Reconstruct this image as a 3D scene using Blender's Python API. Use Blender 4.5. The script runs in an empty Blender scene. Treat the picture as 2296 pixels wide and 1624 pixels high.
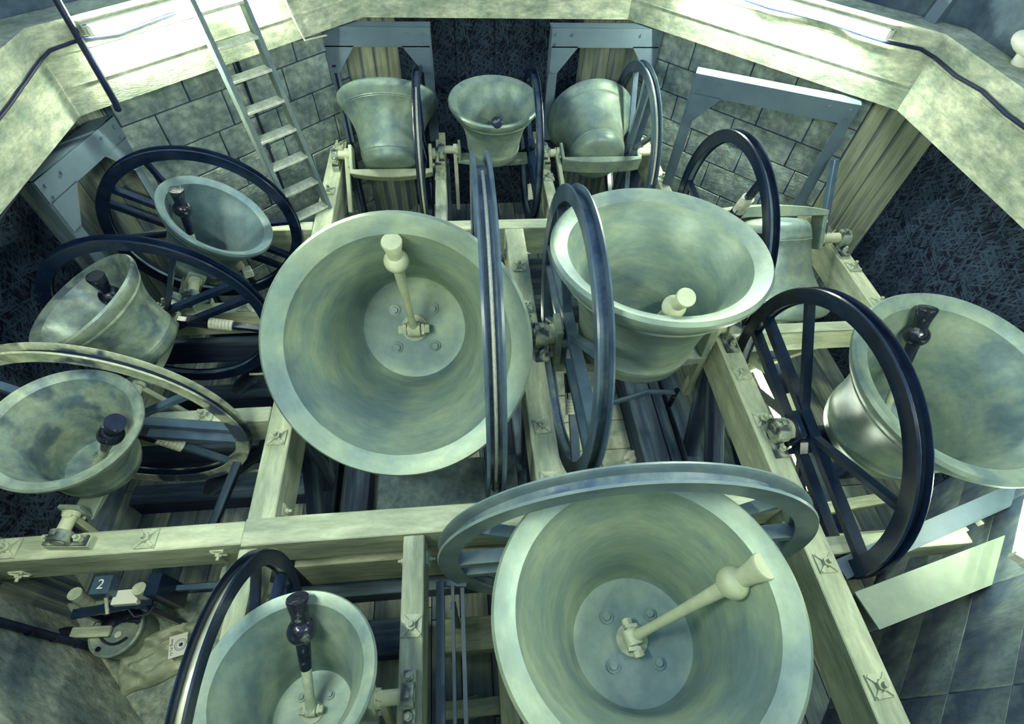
import bpy, math, random
from mathutils import Vector, Matrix
random.seed(7)
scene = bpy.context.scene
col = scene.collection
R_ = math.radians

# ------------------------------------------------------------------ camera
cam_d = bpy.data.cameras.new('camera')
cam_d.sensor_width = 36.0
cam_d.lens = 1158.05 / 2296 * 36.0
cam_d.clip_start = 0.05
cam = bpy.data.objects.new('camera', cam_d)
col.objects.link(cam)
cr, cu, cf = Vector((0.9954, -0.0881, 0.0381)), Vector((0.0472, 0.7948, 0.6051)), Vector((0.0836, 0.6005, -0.7953))
cm = Matrix.Identity(3)
cm.col[0], cm.col[1], cm.col[2] = cr, cu, -cf
cam.matrix_world = Matrix.Translation((-0.4164, -2.3999, 2.8922)) @ cm.to_4x4()
scene.camera = cam

# ------------------------------------------------------------------ world and exposure
world = bpy.data.worlds.new('world')
scene.world = world
world.use_nodes = True
bg = world.node_tree.nodes['Background']
bg.inputs[0].default_value = (0.33, 0.48, 0.74, 1)
bg.inputs[1].default_value = 0.46
vs = scene.view_settings
vs.view_transform = 'Standard'
vs.look = 'None'
vs.exposure = 1.38
vs.gamma = 1.0
vs.use_curve_mapping = False
scene.cycles.use_light_tree = False
scene.cycles.max_bounces = 4
scene.cycles.diffuse_bounces = 2
scene.cycles.glossy_bounces = 2
scene.cycles.transmission_bounces = 1
TUBE = 150.0          # tubes on the concrete ring and the added front fill tubes
PIT = 16.0           # tubes down in the frame

# ------------------------------------------------------------------ materials
def lin(c):
    return tuple((v / 255 / 12.92 if v <= 10 else ((v / 255 + 0.055) / 1.055) ** 2.4) for v in c) + (1,)

def mat(name, c1, c2, scale=6, stretch=(1, 1, 1), rough=0.7, metal=0.0, bump=0.15, lo=0.35, hi=0.65,
        c3=None, scale3=2.0, amt3=0.6, spec=0.4, fine=60, coat=0.0, stretch3=None, t3=(0.5, 0.62), gen=False, grain=0.0, gscale=24):
    m = bpy.data.materials.new(name)
    m.use_nodes = True
    nt = m.node_tree
    N, K = nt.nodes, nt.links
    b = N['Principled BSDF']
    tc = N.new('ShaderNodeTexCoord')
    mp = N.new('ShaderNodeMapping')
    mp.inputs['Scale'].default_value = stretch
    K.new(tc.outputs['Generated' if gen else 'Object'], mp.inputs['Vector'])
    n1 = N.new('ShaderNodeTexNoise')
    n1.inputs['Scale'].default_value = scale
    n1.inputs['Detail'].default_value = 5
    n1.inputs['Roughness'].default_value = 0.65
    K.new(mp.outputs[0], n1.inputs['Vector'])
    rp = N.new('ShaderNodeValToRGB')
    rp.color_ramp.elements[0].position = lo
    rp.color_ramp.elements[1].position = hi
    rp.color_ramp.elements[0].color = lin(c1)
    rp.color_ramp.elements[1].color = lin(c2)
    K.new(n1.outputs[0], rp.inputs[0])
    out = rp.outputs[0]
    if c3:
        mp3 = N.new('ShaderNodeMapping')
        mp3.inputs['Scale'].default_value = stretch3 or (1, 1, 1)
        mp3.inputs['Location'].default_value = (3.1, 1.7, 5.3)
        K.new(tc.outputs['Object'], mp3.inputs['Vector'])
        n3 = N.new('ShaderNodeTexNoise')
        n3.inputs['Scale'].default_value = scale3
        n3.inputs['Detail'].default_value = 3
        K.new(mp3.outputs[0], n3.inputs['Vector'])
        r3 = N.new('ShaderNodeValToRGB')
        r3.color_ramp.elements[0].position = t3[0]
        r3.color_ramp.elements[1].position = t3[1]
        r3.color_ramp.elements[0].color = (0, 0, 0, 1)
        r3.color_ramp.elements[1].color = (amt3, amt3, amt3, 1)
        K.new(n3.outputs[0], r3.inputs[0])
        mx = N.new('ShaderNodeMix')
        mx.data_type = 'RGBA'
        K.new(r3.outputs[0], mx.inputs[0])
        K.new(out, mx.inputs[6])
        mx.inputs[7].default_value = lin(c3)
        out = mx.outputs[2]
    if grain:
        ng = N.new('ShaderNodeTexNoise')
        ng.inputs['Scale'].default_value = gscale
        ng.inputs['Detail'].default_value = 3
        ng.inputs['Roughness'].default_value = 0.7
        K.new(mp.outputs[0], ng.inputs['Vector'])
        mr = N.new('ShaderNodeMapRange')
        mr.inputs['From Min'].default_value = 0.34
        mr.inputs['From Max'].default_value = 0.66
        mr.inputs['To Min'].default_value = 1 - grain
        mr.inputs['To Max'].default_value = 1 + grain * .5
        K.new(ng.outputs[0], mr.inputs['Value'])
        mg = N.new('ShaderNodeMix')
        mg.data_type = 'RGBA'
        mg.blend_type = 'MULTIPLY'
        mg.inputs[0].default_value = 1.0
        K.new(out, mg.inputs[6])
        K.new(mr.outputs[0], mg.inputs[7])
        out = mg.outputs[2]
    K.new(out, b.inputs['Base Color'])
    b.inputs['Roughness'].default_value = rough
    b.inputs['Metallic'].default_value = metal
    b.inputs['Specular IOR Level'].default_value = spec
    b.inputs['Coat Weight'].default_value = coat
    if bump:
        n2 = N.new('ShaderNodeTexNoise')
        n2.inputs['Scale'].default_value = fine
        n2.inputs['Detail'].default_value = 2
        K.new(mp.outputs[0], n2.inputs['Vector'])
        bp = N.new('ShaderNodeBump')
        bp.inputs['Strength'].default_value = bump
        bp.inputs['Distance'].default_value = 0.01
        K.new(n2.outputs[0], bp.inputs['Height'])
        K.new(bp.outputs[0], b.inputs['Normal'])
    return m

def emit(name, c, s):
    m = bpy.data.materials.new(name)
    m.use_nodes = True
    b = m.node_tree.nodes['Principled BSDF']
    b.inputs['Base Color'].default_value = lin(c)
    b.inputs['Emission Color'].default_value = lin(c)
    b.inputs['Emission Strength'].default_value = s
    return m

def osb_mat(name, dark, light):
    """wood strands: long thin cells in several directions, some of them pale"""
    m = bpy.data.materials.new(name)
    m.use_nodes = True
    nt = m.node_tree
    N, K = nt.nodes, nt.links
    b = N['Principled BSDF']
    tc = N.new('ShaderNodeTexCoord')
    sx = N.new('ShaderNodeSeparateXYZ')
    K.new(tc.outputs['Object'], sx.inputs[0])
    oi = N.new('ShaderNodeObjectInfo')
    cb = N.new('ShaderNodeCombineXYZ')
    K.new(sx.outputs['X'], cb.inputs['X'])
    K.new(sx.outputs['Z'], cb.inputs['Y'])
    nz = N.new('ShaderNodeTexNoise')
    nz.inputs['Scale'].default_value = 5.0
    K.new(cb.outputs[0], nz.inputs['Vector'])
    last = None
    for i, (ang, fx, fy, th) in enumerate(((20, 13, 80, .86), (75, 12, 72, .86), (-40, 15, 90, .88), (110, 17, 100, .88))):
        mp = N.new('ShaderNodeMapping')
        mp.vector_type = 'TEXTURE'
        mp.inputs['Rotation'].default_value = (0, 0, R_(ang))
        mp.inputs['Location'].default_value = (i * 3.3, i * 1.7, 0)
        mp.inputs['Scale'].default_value = (1 / fx, 1 / fy, 1)
        K.new(cb.outputs[0], mp.inputs['Vector'])
        ad = N.new('ShaderNodeVectorMath')
        ad.operation = 'MULTIPLY_ADD'
        K.new(nz.outputs['Color'], ad.inputs[0])
        ad.inputs[1].default_value = (1.5, 3.0, 0)
        K.new(mp.outputs[0], ad.inputs[2])
        rn = N.new('ShaderNodeVectorMath')
        rn.operation = 'ADD'
        K.new(ad.outputs[0], rn.inputs[0])
        K.new(oi.outputs['Random'], rn.inputs[1])
        v = N.new('ShaderNodeTexVoronoi')
        v.voronoi_dimensions = '2D'
        v.inputs['Scale'].default_value = 1.0
        K.new(ad.outputs[0], v.inputs['Vector'])
        sp = N.new('ShaderNodeSeparateColor')
        K.new(v.outputs['Color'], sp.inputs[0])
        mr = N.new('ShaderNodeMapRange')
        mr.inputs['From Min'].default_value = th - .25
        mr.inputs['From Max'].default_value = 1.0
        mr.inputs['To Max'].default_value = .75
        K.new(sp.outputs[0], mr.inputs['Value'])
        if last is None:
            last = mr.outputs[0]
        else:
            mxm = N.new('ShaderNodeMath')
            mxm.operation = 'MAXIMUM'
            K.new(last, mxm.inputs[0])
            K.new(mr.outputs[0], mxm.inputs[1])
            last = mxm.outputs[0]
    rp = N.new('ShaderNodeValToRGB')
    rp.color_ramp.elements[0].position = 0.0
    rp.color_ramp.elements[1].position = 0.9
    rp.color_ramp.elements[0].color = lin(dark)
    rp.color_ramp.elements[1].color = lin(light)
    K.new(last, rp.inputs[0])
    K.new(rp.outputs[0], b.inputs['Base Color'])
    b.inputs['Roughness'].default_value = 0.75
    b.inputs['Specular IOR Level'].default_value = 0.25
    return m

M = {}
M['concrete'] = mat('cast_concrete', (150, 165, 140), (214, 220, 188), 3, (1, 1, 2.5), 0.85, bump=0.35, c3=(118, 138, 132), scale3=7, amt3=0.4, grain=0.28, gscale=14)
M['wall_conc'] = mat('rough_concrete_wall', (152, 170, 160), (216, 222, 194), 3.5, (1, 1, 1), 0.9, bump=0.6, c3=(62, 88, 116), scale3=1.6, amt3=0.6, t3=(.46, .68), grain=0.4, gscale=16)
M['slab_wall'] = mat('stained_slab_wall', (108, 132, 142), (164, 178, 162), 3.0, (1, 1, .5), 0.8, bump=0.3, c3=(40, 66, 104), scale3=2.2, amt3=0.8, t3=(.42, .62), grain=0.3, gscale=14)
M['stone'] = mat('grey_stone_block', (122, 146, 148), (190, 200, 174), 3.2, (1, 1, 1), 0.85, bump=0.4, c3=(78, 102, 122), scale3=2.2, amt3=0.75, t3=(.45, .66), grain=0.38, gscale=14)
M['mortar'] = mat('dark_mortar', (34, 50, 80), (60, 80, 100), 8, rough=0.95)
M['pier'] = mat('board_marked_concrete', (112, 134, 138), (184, 194, 162), 1.5, (4, 4, .22), 0.85, bump=0.3, lo=.38, hi=.62, c3=(64, 88, 118), scale3=2.4, stretch3=(3, 3, .2), amt3=0.7, grain=0.25, gscale=12)
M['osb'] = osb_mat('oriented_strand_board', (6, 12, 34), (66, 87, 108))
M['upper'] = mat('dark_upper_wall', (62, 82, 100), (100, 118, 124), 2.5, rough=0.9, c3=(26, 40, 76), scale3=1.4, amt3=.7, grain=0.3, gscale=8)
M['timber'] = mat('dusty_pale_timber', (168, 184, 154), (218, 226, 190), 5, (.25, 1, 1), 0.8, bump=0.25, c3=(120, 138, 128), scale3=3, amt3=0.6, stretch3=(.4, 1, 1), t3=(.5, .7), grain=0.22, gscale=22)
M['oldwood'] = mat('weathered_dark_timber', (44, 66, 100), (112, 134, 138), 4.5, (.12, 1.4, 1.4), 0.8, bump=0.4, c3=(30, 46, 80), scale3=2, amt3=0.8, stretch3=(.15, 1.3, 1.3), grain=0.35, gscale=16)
M['plank'] = mat('floor_plank_wood', (118, 142, 144), (186, 196, 168), 3, (2, .2, 1), 0.8, bump=0.3, c3=(62, 86, 112), scale3=1.5, amt3=0.7, grain=0.3, gscale=14)
M['paleplank'] = mat('pale_plank_wood', (150, 166, 142), (206, 212, 176), 3, (.3, 2, 2), 0.8, bump=0.3, grain=0.28, gscale=18)
M['steel'] = mat('slate_painted_steel', (84, 105, 120), (102, 122, 132), 2.5, rough=0.5, bump=0.03)
M['channel'] = mat('grey_steel_channel', (116, 136, 124), (146, 162, 140), 2.5, rough=0.5, bump=0.05)
M['bell'] = mat('bell_bronze', (124, 150, 146), (168, 186, 160), 3.2, rough=0.42, metal=0.25, bump=0.05, c3=(96, 122, 134), scale3=5, amt3=0.6, t3=(.52, .68), grain=0.14, gscale=16)
M['bell_pale'] = mat('pale_bell_bronze', (138, 164, 154), (176, 194, 164), 2.2, (1, 1, 3), rough=0.42, metal=0.25, bump=0.04, c3=(100, 128, 142), scale3=1.6, amt3=0.6, grain=0.12, gscale=12)
M['bell_dark'] = mat('dark_bell_bronze', (92, 118, 130), (128, 148, 144), 3.2, rough=0.42, metal=0.25, bump=0.05, grain=.15, gscale=14)
M['bell_mark'] = mat('marked_bell_bronze', (114, 140, 142), (180, 194, 164), 4.2, rough=0.42, metal=0.25, bump=0.08, c3=(64, 90, 114), scale3=6.0, amt3=0.7, t3=(.54, .66), grain=0.25, gscale=14)
M['navy'] = mat('navy_gloss_paint', (12, 24, 48), (26, 44, 70), 4, rough=0.25, bump=0.03, spec=0.5)
M['slate'] = mat('slate_satin_paint', (58, 82, 104), (90, 112, 126), 4, rough=0.32, bump=0.03, spec=0.5)
M['greywheel'] = mat('grey_satin_paint', (100, 124, 136), (136, 156, 150), 4, rough=0.35, bump=0.03, spec=0.5)
M['worn'] = mat('worn_paint_over_wood', (150, 166, 144), (206, 212, 178), 9, (1, 1, 1), 0.5, bump=0.2, c3=(40, 58, 92), scale3=5, amt3=0.9, t3=(.5, .58), grain=0.2, gscale=20)
M['sole'] = mat('polished_wheel_sole', (64, 88, 116), (128, 148, 148), 5, rough=0.22, bump=0.02, spec=0.6)
M['sole_highlight'] = mat('polished_sole_highlight', (150, 166, 150), (210, 216, 184), 3, (1, 1, 1), rough=0.2, metal=.4, bump=0.02, spec=0.6)  # paler sole, its metallic highlight put into the colour
M['iron'] = mat('black_gloss_iron', (6, 9, 24), (20, 30, 54), 14, rough=0.2, bump=0.25, spec=0.7, c3=(150, 160, 140), scale3=22, amt3=.5, t3=(.62, .7))  # pale flecks are highlights painted onto the black iron
M['palepaint'] = mat('cream_painted_iron', (186, 196, 160), (214, 220, 184), 6, rough=0.45, bump=0.05)
M['head'] = mat('grey_green_iron', (126, 148, 140), (166, 180, 150), 5, rough=0.5, bump=0.08, grain=0.15, gscale=14)
M['bearing'] = mat('bearing_iron', (132, 152, 142), (192, 202, 168), 14, rough=0.4, bump=0.2, c3=(20, 32, 62), scale3=7, amt3=.85, t3=(.5, .58))
M['bolt'] = mat('dusty_bolt_iron', (168, 182, 156), (208, 216, 184), 20, rough=0.5, bump=0.1)
M['rope'] = mat('white_rope', (216, 220, 190), (246, 248, 220), 90, rough=0.9, bump=0.6, fine=160)
M['leather'] = mat('black_wrapping', (8, 12, 30), (18, 26, 52), 10, rough=0.6)
M['staywood'] = mat('pale_ash_wood', (176, 188, 152), (214, 220, 184), 4, (1, 1, .2), 0.7, bump=0.15)
M['white'] = mat('white_painted_wood', (226, 230, 204), (244, 246, 222), 4, rough=0.6, bump=0.05)
M['rail'] = mat('aged_ladder_rail', (84, 106, 116), (136, 152, 140), 6, (.3, 1, 1), 0.7, bump=0.2, grain=.3, gscale=16)
M['ladder'] = mat('lit_ladder_tread_wood', (190, 200, 172), (234, 238, 212), 6, (1, 1, .3), 0.7, bump=0.2, grain=0.3, gscale=16)  # treads paled, light of the nearby tube put into the colour
M['cable'] = mat('black_cable', (14, 22, 50), (30, 44, 74), 10, rough=0.5)
M['batten'] = mat('white_batten_metal', (222, 228, 204), (240, 242, 222), 4, rough=0.4)
M['tube'] = emit('fluorescent_tube', (247, 255, 234), TUBE)
M['fillglow'] = emit('added_front_fill_tube', (247, 255, 234), TUBE * 1.0)  # glow of the front tubes added as fill
M['sidetube'] = emit('side_fluorescent_tube', (247, 255, 234), 22)
M['pittube'] = emit('pit_fluorescent_tube', (247, 255, 236), PIT)
M['galv'] = mat('galvanised_plate', (170, 182, 156), (226, 230, 200), 8, rough=0.35, metal=0.5, bump=0.05)
M['canvas'] = mat('canvas_cloth', (166, 180, 150), (206, 212, 178), 5, rough=0.9, bump=0.3, fine=220, grain=0.12, gscale=10)
M['tin'] = mat('dull_tin', (120, 142, 138), (168, 180, 152), 6, rough=0.5, metal=0.2, bump=0.1, grain=0.25, gscale=14)
M['paper'] = mat('white_paper', (232, 236, 212), (248, 250, 230), 3, rough=0.9, bump=0)
M['ink'] = mat('dark_ink', (40, 58, 90), (52, 70, 100), 3, rough=0.9, bump=0)
M['sheet'] = mat('grey_floor_sheet', (96, 120, 130), (126, 146, 146), 5, rough=0.7, bump=0.1, c3=(46, 70, 104), scale3=9, amt3=.5, t3=(.6, .7), grain=0.2, gscale=20)
M['slab'] = mat('pale_floor_slab', (150, 168, 150), (200, 208, 178), 5, rough=0.9, bump=0.3, grain=.25, gscale=16)
M['ledge'] = mat('gritty_ledge', (128, 146, 138), (178, 188, 158), 8, rough=0.95, bump=0.6, grain=0.35, gscale=26)

# ------------------------------------------------------------------ mesh helpers
class MB:
    def __init__(s):
        s.v = []
        s.f = []
    def add(s, vs_, fs):
        o = len(s.v)
        s.v += [tuple(v) for v in vs_]
        s.f += [tuple(i + o for i in f) for f in fs]
        return s
    def box(s, c, d, mtx=None):
        x, y, z = d[0] / 2, d[1] / 2, d[2] / 2
        vv = [Vector((sx * x, sy * y, sz * z)) for sx in (-1, 1) for sy in (-1, 1) for sz in (-1, 1)]
        if mtx is not None:
            vv = [mtx @ v for v in vv]
        vv = [v + Vector(c) for v in vv]
        return s.add(vv, [(0, 1, 3, 2), (4, 6, 7, 5), (0, 4, 5, 1), (2, 3, 7, 6), (0, 2, 6, 4), (1, 5, 7, 3)])
    def bar(s, a, b, w, h, up=(0, 0, 1)):
        a, b = Vector(a), Vector(b)
        x = (b - a).normalized()
        u = Vector(up)
        if abs(x.dot(u)) > .98:
            u = Vector((0, 1, 0))
        y = u.cross(x).normalized()
        z = x.cross(y)
        m = Matrix((x, y, z)).transposed()
        return s.box((a + b) / 2, ((b - a).length, w, h), m)
    def cyl(s, a, b, r0, r1=None, n=16, cap=True):
        a, b = Vector(a), Vector(b)
        r1 = r0 if r1 is None else r1
        x = (b - a).normalized()
        u = Vector((0, 0, 1)) if abs(x.z) < .9 else Vector((1, 0, 0))
        p = x.cross(u).normalized()
        q = x.cross(p)
        vv = []
        for c, r in ((a, r0), (b, r1)):
            for i in range(n):
                t = 2 * math.pi * i / n
                vv.append(c + r * (math.cos(t) * p + math.sin(t) * q))
        ff = [(i, (i + 1) % n, n + (i + 1) % n, n + i) for i in range(n)]
        if cap:
            ff += [tuple(range(n))[::-1], tuple(range(n, 2 * n))]
        return s.add(vv, ff)
    def lathe(s, prof, n=64, mtx=None, closed=False):
        vv = []
        for r, z in prof:
            for i in range(n):
                t = 2 * math.pi * i / n
                vv.append(Vector((r * math.cos(t), r * math.sin(t), z)))
        if mtx is not None:
            vv = [mtx @ v for v in vv]
        k = len(prof)
        ff = []
        for j in range(k if closed else k - 1):
            a, b = j * n, ((j + 1) % k) * n
            ff += [(a + i, a + (i + 1) % n, b + (i + 1) % n, b + i) for i in range(n)]
        return s.add(vv, ff)
    def tube(s, pts, r, n=8):
        P = [Vector(p) for p in pts]
        vv = []
        ref = Vector((0.13, 0.31, 0.94))
        for i, p in enumerate(P):
            t = (P[min(i + 1, len(P) - 1)] - P[max(i - 1, 0)]).normalized()
            a = t.cross(ref)
            if a.length < .05:
                a = t.cross(Vector((1, 0, 0)))
            a.normalize()
            b = t.cross(a)
            rr = r[i] if isinstance(r, (list, tuple)) else r
            for j in range(n):
                q = 2 * math.pi * j / n
                vv.append(p + rr * (math.cos(q) * a + math.sin(q) * b))
        ff = []
        for i in range(len(P) - 1):
            ff += [(i * n + j, i * n + (j + 1) % n, (i + 1) * n + (j + 1) % n, (i + 1) * n + j) for j in range(n)]
        ff += [tuple(range(n))[::-1], tuple(range((len(P) - 1) * n, len(P) * n))]
        return s.add(vv, ff)
    def sphere(s, c, r, n=20, k=12, sc=(1, 1, 1)):
        prof = [(max(1e-4, math.sin(math.pi * i / k)) * r, -math.cos(math.pi * i / k) * r) for i in range(k + 1)]
        m = Matrix.Translation(c) @ Matrix.Diagonal((*sc, 1))
        return s.lathe(prof, n, m)
    def poly(s, pts, d):
        """a flat polygon pushed along vector d to a solid"""
        P = [Vector(p) for p in pts]
        n = len(P)
        d = Vector(d)
        vv = P + [p + d for p in P]
        ff = [tuple(range(n))[::-1], tuple(range(n, 2 * n))] + [(i, (i + 1) % n, n + (i + 1) % n, n + i) for i in range(n)]
        return s.add(vv, ff)
    def mesh(s, name, smooth=True, ang=38):
        me = bpy.data.meshes.new(name)
        me.from_pydata([tuple(v) for v in s.v], [], s.f)
        import bmesh
        bm = bmesh.new()
        bm.from_mesh(me)
        bmesh.ops.recalc_face_normals(bm, faces=bm.faces)
        bm.to_mesh(me)
        bm.free()
        if smooth:
            me.polygons.foreach_set('use_smooth', [True] * len(me.polygons))
            me.set_sharp_from_angle(angle=R_(ang))
        me.update()
        return me
    def build(s, name, m, parent=None, smooth=True, loc=None, mtx=None, bevel=0):
        me = s.mesh(name, smooth)
        me.materials.append(m)
        return link(name, me, parent, loc, mtx, bevel)

def link(name, me, parent=None, loc=None, mtx=None, bevel=0):
    o = bpy.data.objects.new(name, me)
    col.objects.link(o)
    if parent is not None:
        o.parent = parent
    if mtx is not None:
        o.matrix_local = mtx
    elif loc is not None:
        o.location = loc
    if bevel:
        b = o.modifiers.new('bevel', 'BEVEL')
        b.width = bevel
        b.segments = 1
        b.limit_method = 'ANGLE'
    return o

def tag(o, label, cat, group=None, kind=None):
    o['label'] = label
    o['category'] = cat
    if group:
        o['group'] = group
    if kind:
        o['kind'] = kind
    return o

def empty(name, loc=(0, 0, 0), rot=(0, 0, 0)):
    o = bpy.data.objects.new(name, None)
    o.empty_display_size = .1
    col.objects.link(o)
    o.location = loc
    o.rotation_euler = rot
    return o

def frame_mtx(a, b, up=(0, 0, 1)):
    """matrix with local x from a to b, origin at a"""
    a, b = Vector(a), Vector(b)
    x = (b - a).normalized()
    u = Vector(up)
    if abs(x.dot(u)) > .98:
        u = Vector((0, 1, 0))
    y = u.cross(x).normalized()
    z = x.cross(y)
    m = Matrix((x, y, z)).transposed().to_4x4()
    m.translation = a
    return m

def text_mesh(txt, size, depth=.0008):
    c = bpy.data.curves.new('lettering', 'FONT')
    c.body = txt
    c.size = size
    c.extrude = depth
    c.align_x = 'CENTER'
    c.align_y = 'CENTER'
    o = bpy.data.objects.new('lettering', c)
    col.objects.link(o)
    dg = bpy.context.evaluated_depsgraph_get()
    me = bpy.data.meshes.new_from_object(o.evaluated_get(dg))
    bpy.data.objects.remove(o)
    bpy.data.curves.remove(c)
    return me

# ================================================================== THE SETTING
S = 2.4
AP = S / 2 * (1 + 2 ** .5)          # inner apothem of the concrete ring
T22 = math.tan(R_(22.5))
WALL = AP + .13
OSB = AP + .50
FLOOR = -1.30
SIDES = {'back': 90, 'back_right': 45, 'right': 0, 'front_right': -45, 'front': -90, 'front_left': -135, 'left': 180, 'back_left': 135}
def side_frame(deg):
    n = Vector((math.cos(R_(deg)), math.sin(R_(deg)), 0))
    t = Vector((-n.y, n.x, 0))
    return n, t

# floor with planks
fl = MB().box((0, 0, FLOOR - .06), (8, 8, .1)).build('floor', M['mortar'])
tag(fl, 'dark bell chamber floor deep under the timber frame', 'floor', kind='structure')
for i in range(34):
    x = -3.5 + i * .21
    L = 3.5
    y = -3.4
    j = 0
    while y < 3.4:
        ln = random.uniform(1.2, 2.4)
        o = MB().box((0, 0, 0), (.203, ln - .008, .03)).build('plank', M['plank'], fl, loc=(x + .1, y + ln / 2, FLOOR + .005 + random.uniform(-.004, .004)))
        y += ln

for i in range(3):
    for j in range(8):
        MB().box((0, 0, 0), (.292, .292 + .0 * j, .035)).build('floor_slab', M['slab'], fl, loc=(.26 + i * .30, -1.06 + j * .30, FLOOR + .035), bevel=.003)
# ring of cast concrete
RT = 1.57
for i, (k, deg) in enumerate(SIDES.items()):
    n, t = side_frame(deg)
    mb = MB()
    prof = [(AP, 1.05), (AP, RT), (AP + .5, RT), (AP + .5, 1.05)]
    vv = []
    for sg in (-1, 1):
        for a, z in prof:
            vv.append(n * a + t * (sg * a * T22) + Vector((0, 0, z)))
    mb.add(vv, [(0, 1, 2, 3), (7, 6, 5, 4), (0, 4, 5, 1), (1, 5, 6, 2), (2, 6, 7, 3), (3, 7, 4, 0)])
    o = mb.build('trim_%d' % (i + 1), M['concrete'], smooth=False)
    tag(o, 'pale cast concrete ring beam along the %s side of the tower' % k.replace('_', ' '), 'concrete beam', kind='structure')
    # shuttering joint: thin raised fins along the face
    for z in (1.22, 1.40):
        a = n * (AP - .002) + Vector((0, 0, z))
        h = AP * T22 - .02
        MB().bar(a - t * h, a + t * h, .008, .006).build('shutter_fin', M['concrete'], o)
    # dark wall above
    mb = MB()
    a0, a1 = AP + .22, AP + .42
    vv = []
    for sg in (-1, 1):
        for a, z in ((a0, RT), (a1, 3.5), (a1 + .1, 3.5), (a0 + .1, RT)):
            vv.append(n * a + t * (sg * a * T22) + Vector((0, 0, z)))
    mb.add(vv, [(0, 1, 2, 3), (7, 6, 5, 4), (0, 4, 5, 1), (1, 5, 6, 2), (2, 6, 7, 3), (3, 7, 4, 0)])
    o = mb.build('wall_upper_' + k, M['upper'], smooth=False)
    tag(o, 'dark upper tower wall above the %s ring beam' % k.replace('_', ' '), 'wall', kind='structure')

# solid stone walls on the diagonal sides
def wall_slab(k, half, m, label, z0=FLOOR, z1=1.08, off=WALL):
    n, t = side_frame(SIDES[k])
    c = n * (off + .1)
    mb = MB().bar(c - t * half + Vector((0, 0, (z0 + z1) / 2)), c + t * half + Vector((0, 0, (z0 + z1) / 2)), .2, z1 - z0)
    o = mb.build('wall_' + k, m, smooth=False)
    tag(o, label, 'wall', kind='structure')
    return o, n, t

HALF = 1.02
for k, lb in (('back_left', 'grey stone block wall behind the wooden ladder'), ('back_right', 'grey stone block wall behind the skewed steel portal')):
    w, n, t = wall_slab(k, HALF, M['mortar'], lb)
    rnd = random.Random(k)
    z = FLOOR
    row = 0
    while z < 1.06:
        h = rnd.uniform(.24, .31)
        h = min(h, 1.075 - z)
        if h < .06:
            break
        u = -HALF - (row % 2) * .2
        while u < HALF:
            ln = rnd.uniform(.36, .62)
            a, b = max(u, -HALF), min(u + ln, HALF)
            if b - a > .05:
                pr = rnd.uniform(.012, .02)
                mtx = Matrix((t, n, Vector((0, 0, 1)))).transposed().to_4x4()
                mtx.translation = n * (WALL + .004) + t * ((a + b) / 2) + Vector((0, 0, z + h / 2))
                MB().box((0, 0, 0), (b - a - .010, pr * 2, h - .010)).build('stone_block', M['stone'], w, mtx=mtx, bevel=.004)
            u += ln
        z += h
        row += 1
wall_slab('front_left', 1.6, M['wall_conc'], 'mottled concrete wall above the canvas bag and tin', off=3.182)
wfr, nfr, tfr = wall_slab('front_right', 1.6, M['mortar'], 'stained slab wall under the grey steel channel')
for iu in range(5):
    for iz in range(6):
        mtx = Matrix((tfr, nfr, Vector((0, 0, 1)))).transposed().to_4x4()
        mtx.translation = nfr * (WALL + .004) + tfr * (-1.28 + iu * .64) + Vector((0, 0, FLOOR + .2 + iz * .4))
        MB().box((0, 0, 0), (.637, .03, .397)).build('wall_slab', M['slab_wall'], wfr, mtx=mtx, bevel=.003)
wall_slab('front', 1.4, M['wall_conc'], 'plain concrete wall at the front below the ring beam', off=WALL)

# openings: strand board sheets set back between board-marked piers
def opening(k, lo, hi, osb, label):
    n, t = side_frame(SIDES[k])
    w = MB().bar(n * (osb + .08) + t * -1.7 + Vector((0, 0, 0)), n * (osb + .08) + t * 1.7, .1, 2.7).build('wall_' + k, M['mortar'], smooth=False)
    tag(w, label, 'wall', kind='structure')
    u = -1.6
    while u < 1.6:
        mtx = Matrix((t, n, Vector((0, 0, 1)))).transposed().to_4x4()
        mtx.translation = n * (osb + .015) + t * (u + .2)
        MB().box((0, 0, 0), (.395, .02, 2.6)).build('strand_board', M['osb'], w, mtx=mtx)
        u += .4
    return w, n, t
opening('back', 0, 0, OSB, 'dark strand board lining at the back between two steel portals')
opening('right', 0, 0, OSB, 'dark strand board lining behind the largest side bell')
opening('left', 0, 0, OSB + .1, 'dark strand board lining beside the tilted small bells')
opening_front = None

def pier(a, b, name, label, z0=FLOOR, z1=1.10):
    """splayed board-marked jamb from wall point a to the strand board at b"""
    w = empty(name)
    a, b = Vector((*a, 0)), Vector((*b, 0))
    d = b - a
    nb = 5
    x = d.normalized()
    mtx0 = frame_mtx(a, b)
    out = Vector((-x.y, x.x, 0))
    if out.dot(a) < 0:
        out = -out
    first = None
    for i in range(nb):
        p = a + d * (i / nb)
        q = a + d * ((i + 1) / nb)
        pr = [.0, .006, .002, .009, .003][i]
        mb = MB().bar(Vector((0, 0, 0)), Vector(((q - p).length - .004, 0, 0)), .16, z1 - z0)
        mtx = mtx0.copy()
        mtx.translation = p + out * (.08 - pr) + Vector((0, 0, (z0 + z1) / 2))
        mb.build('shutter_board_face', M['pier'], w, mtx=mtx, smooth=False)
    tag(w, label, 'pier', kind='structure')
    return w

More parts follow.
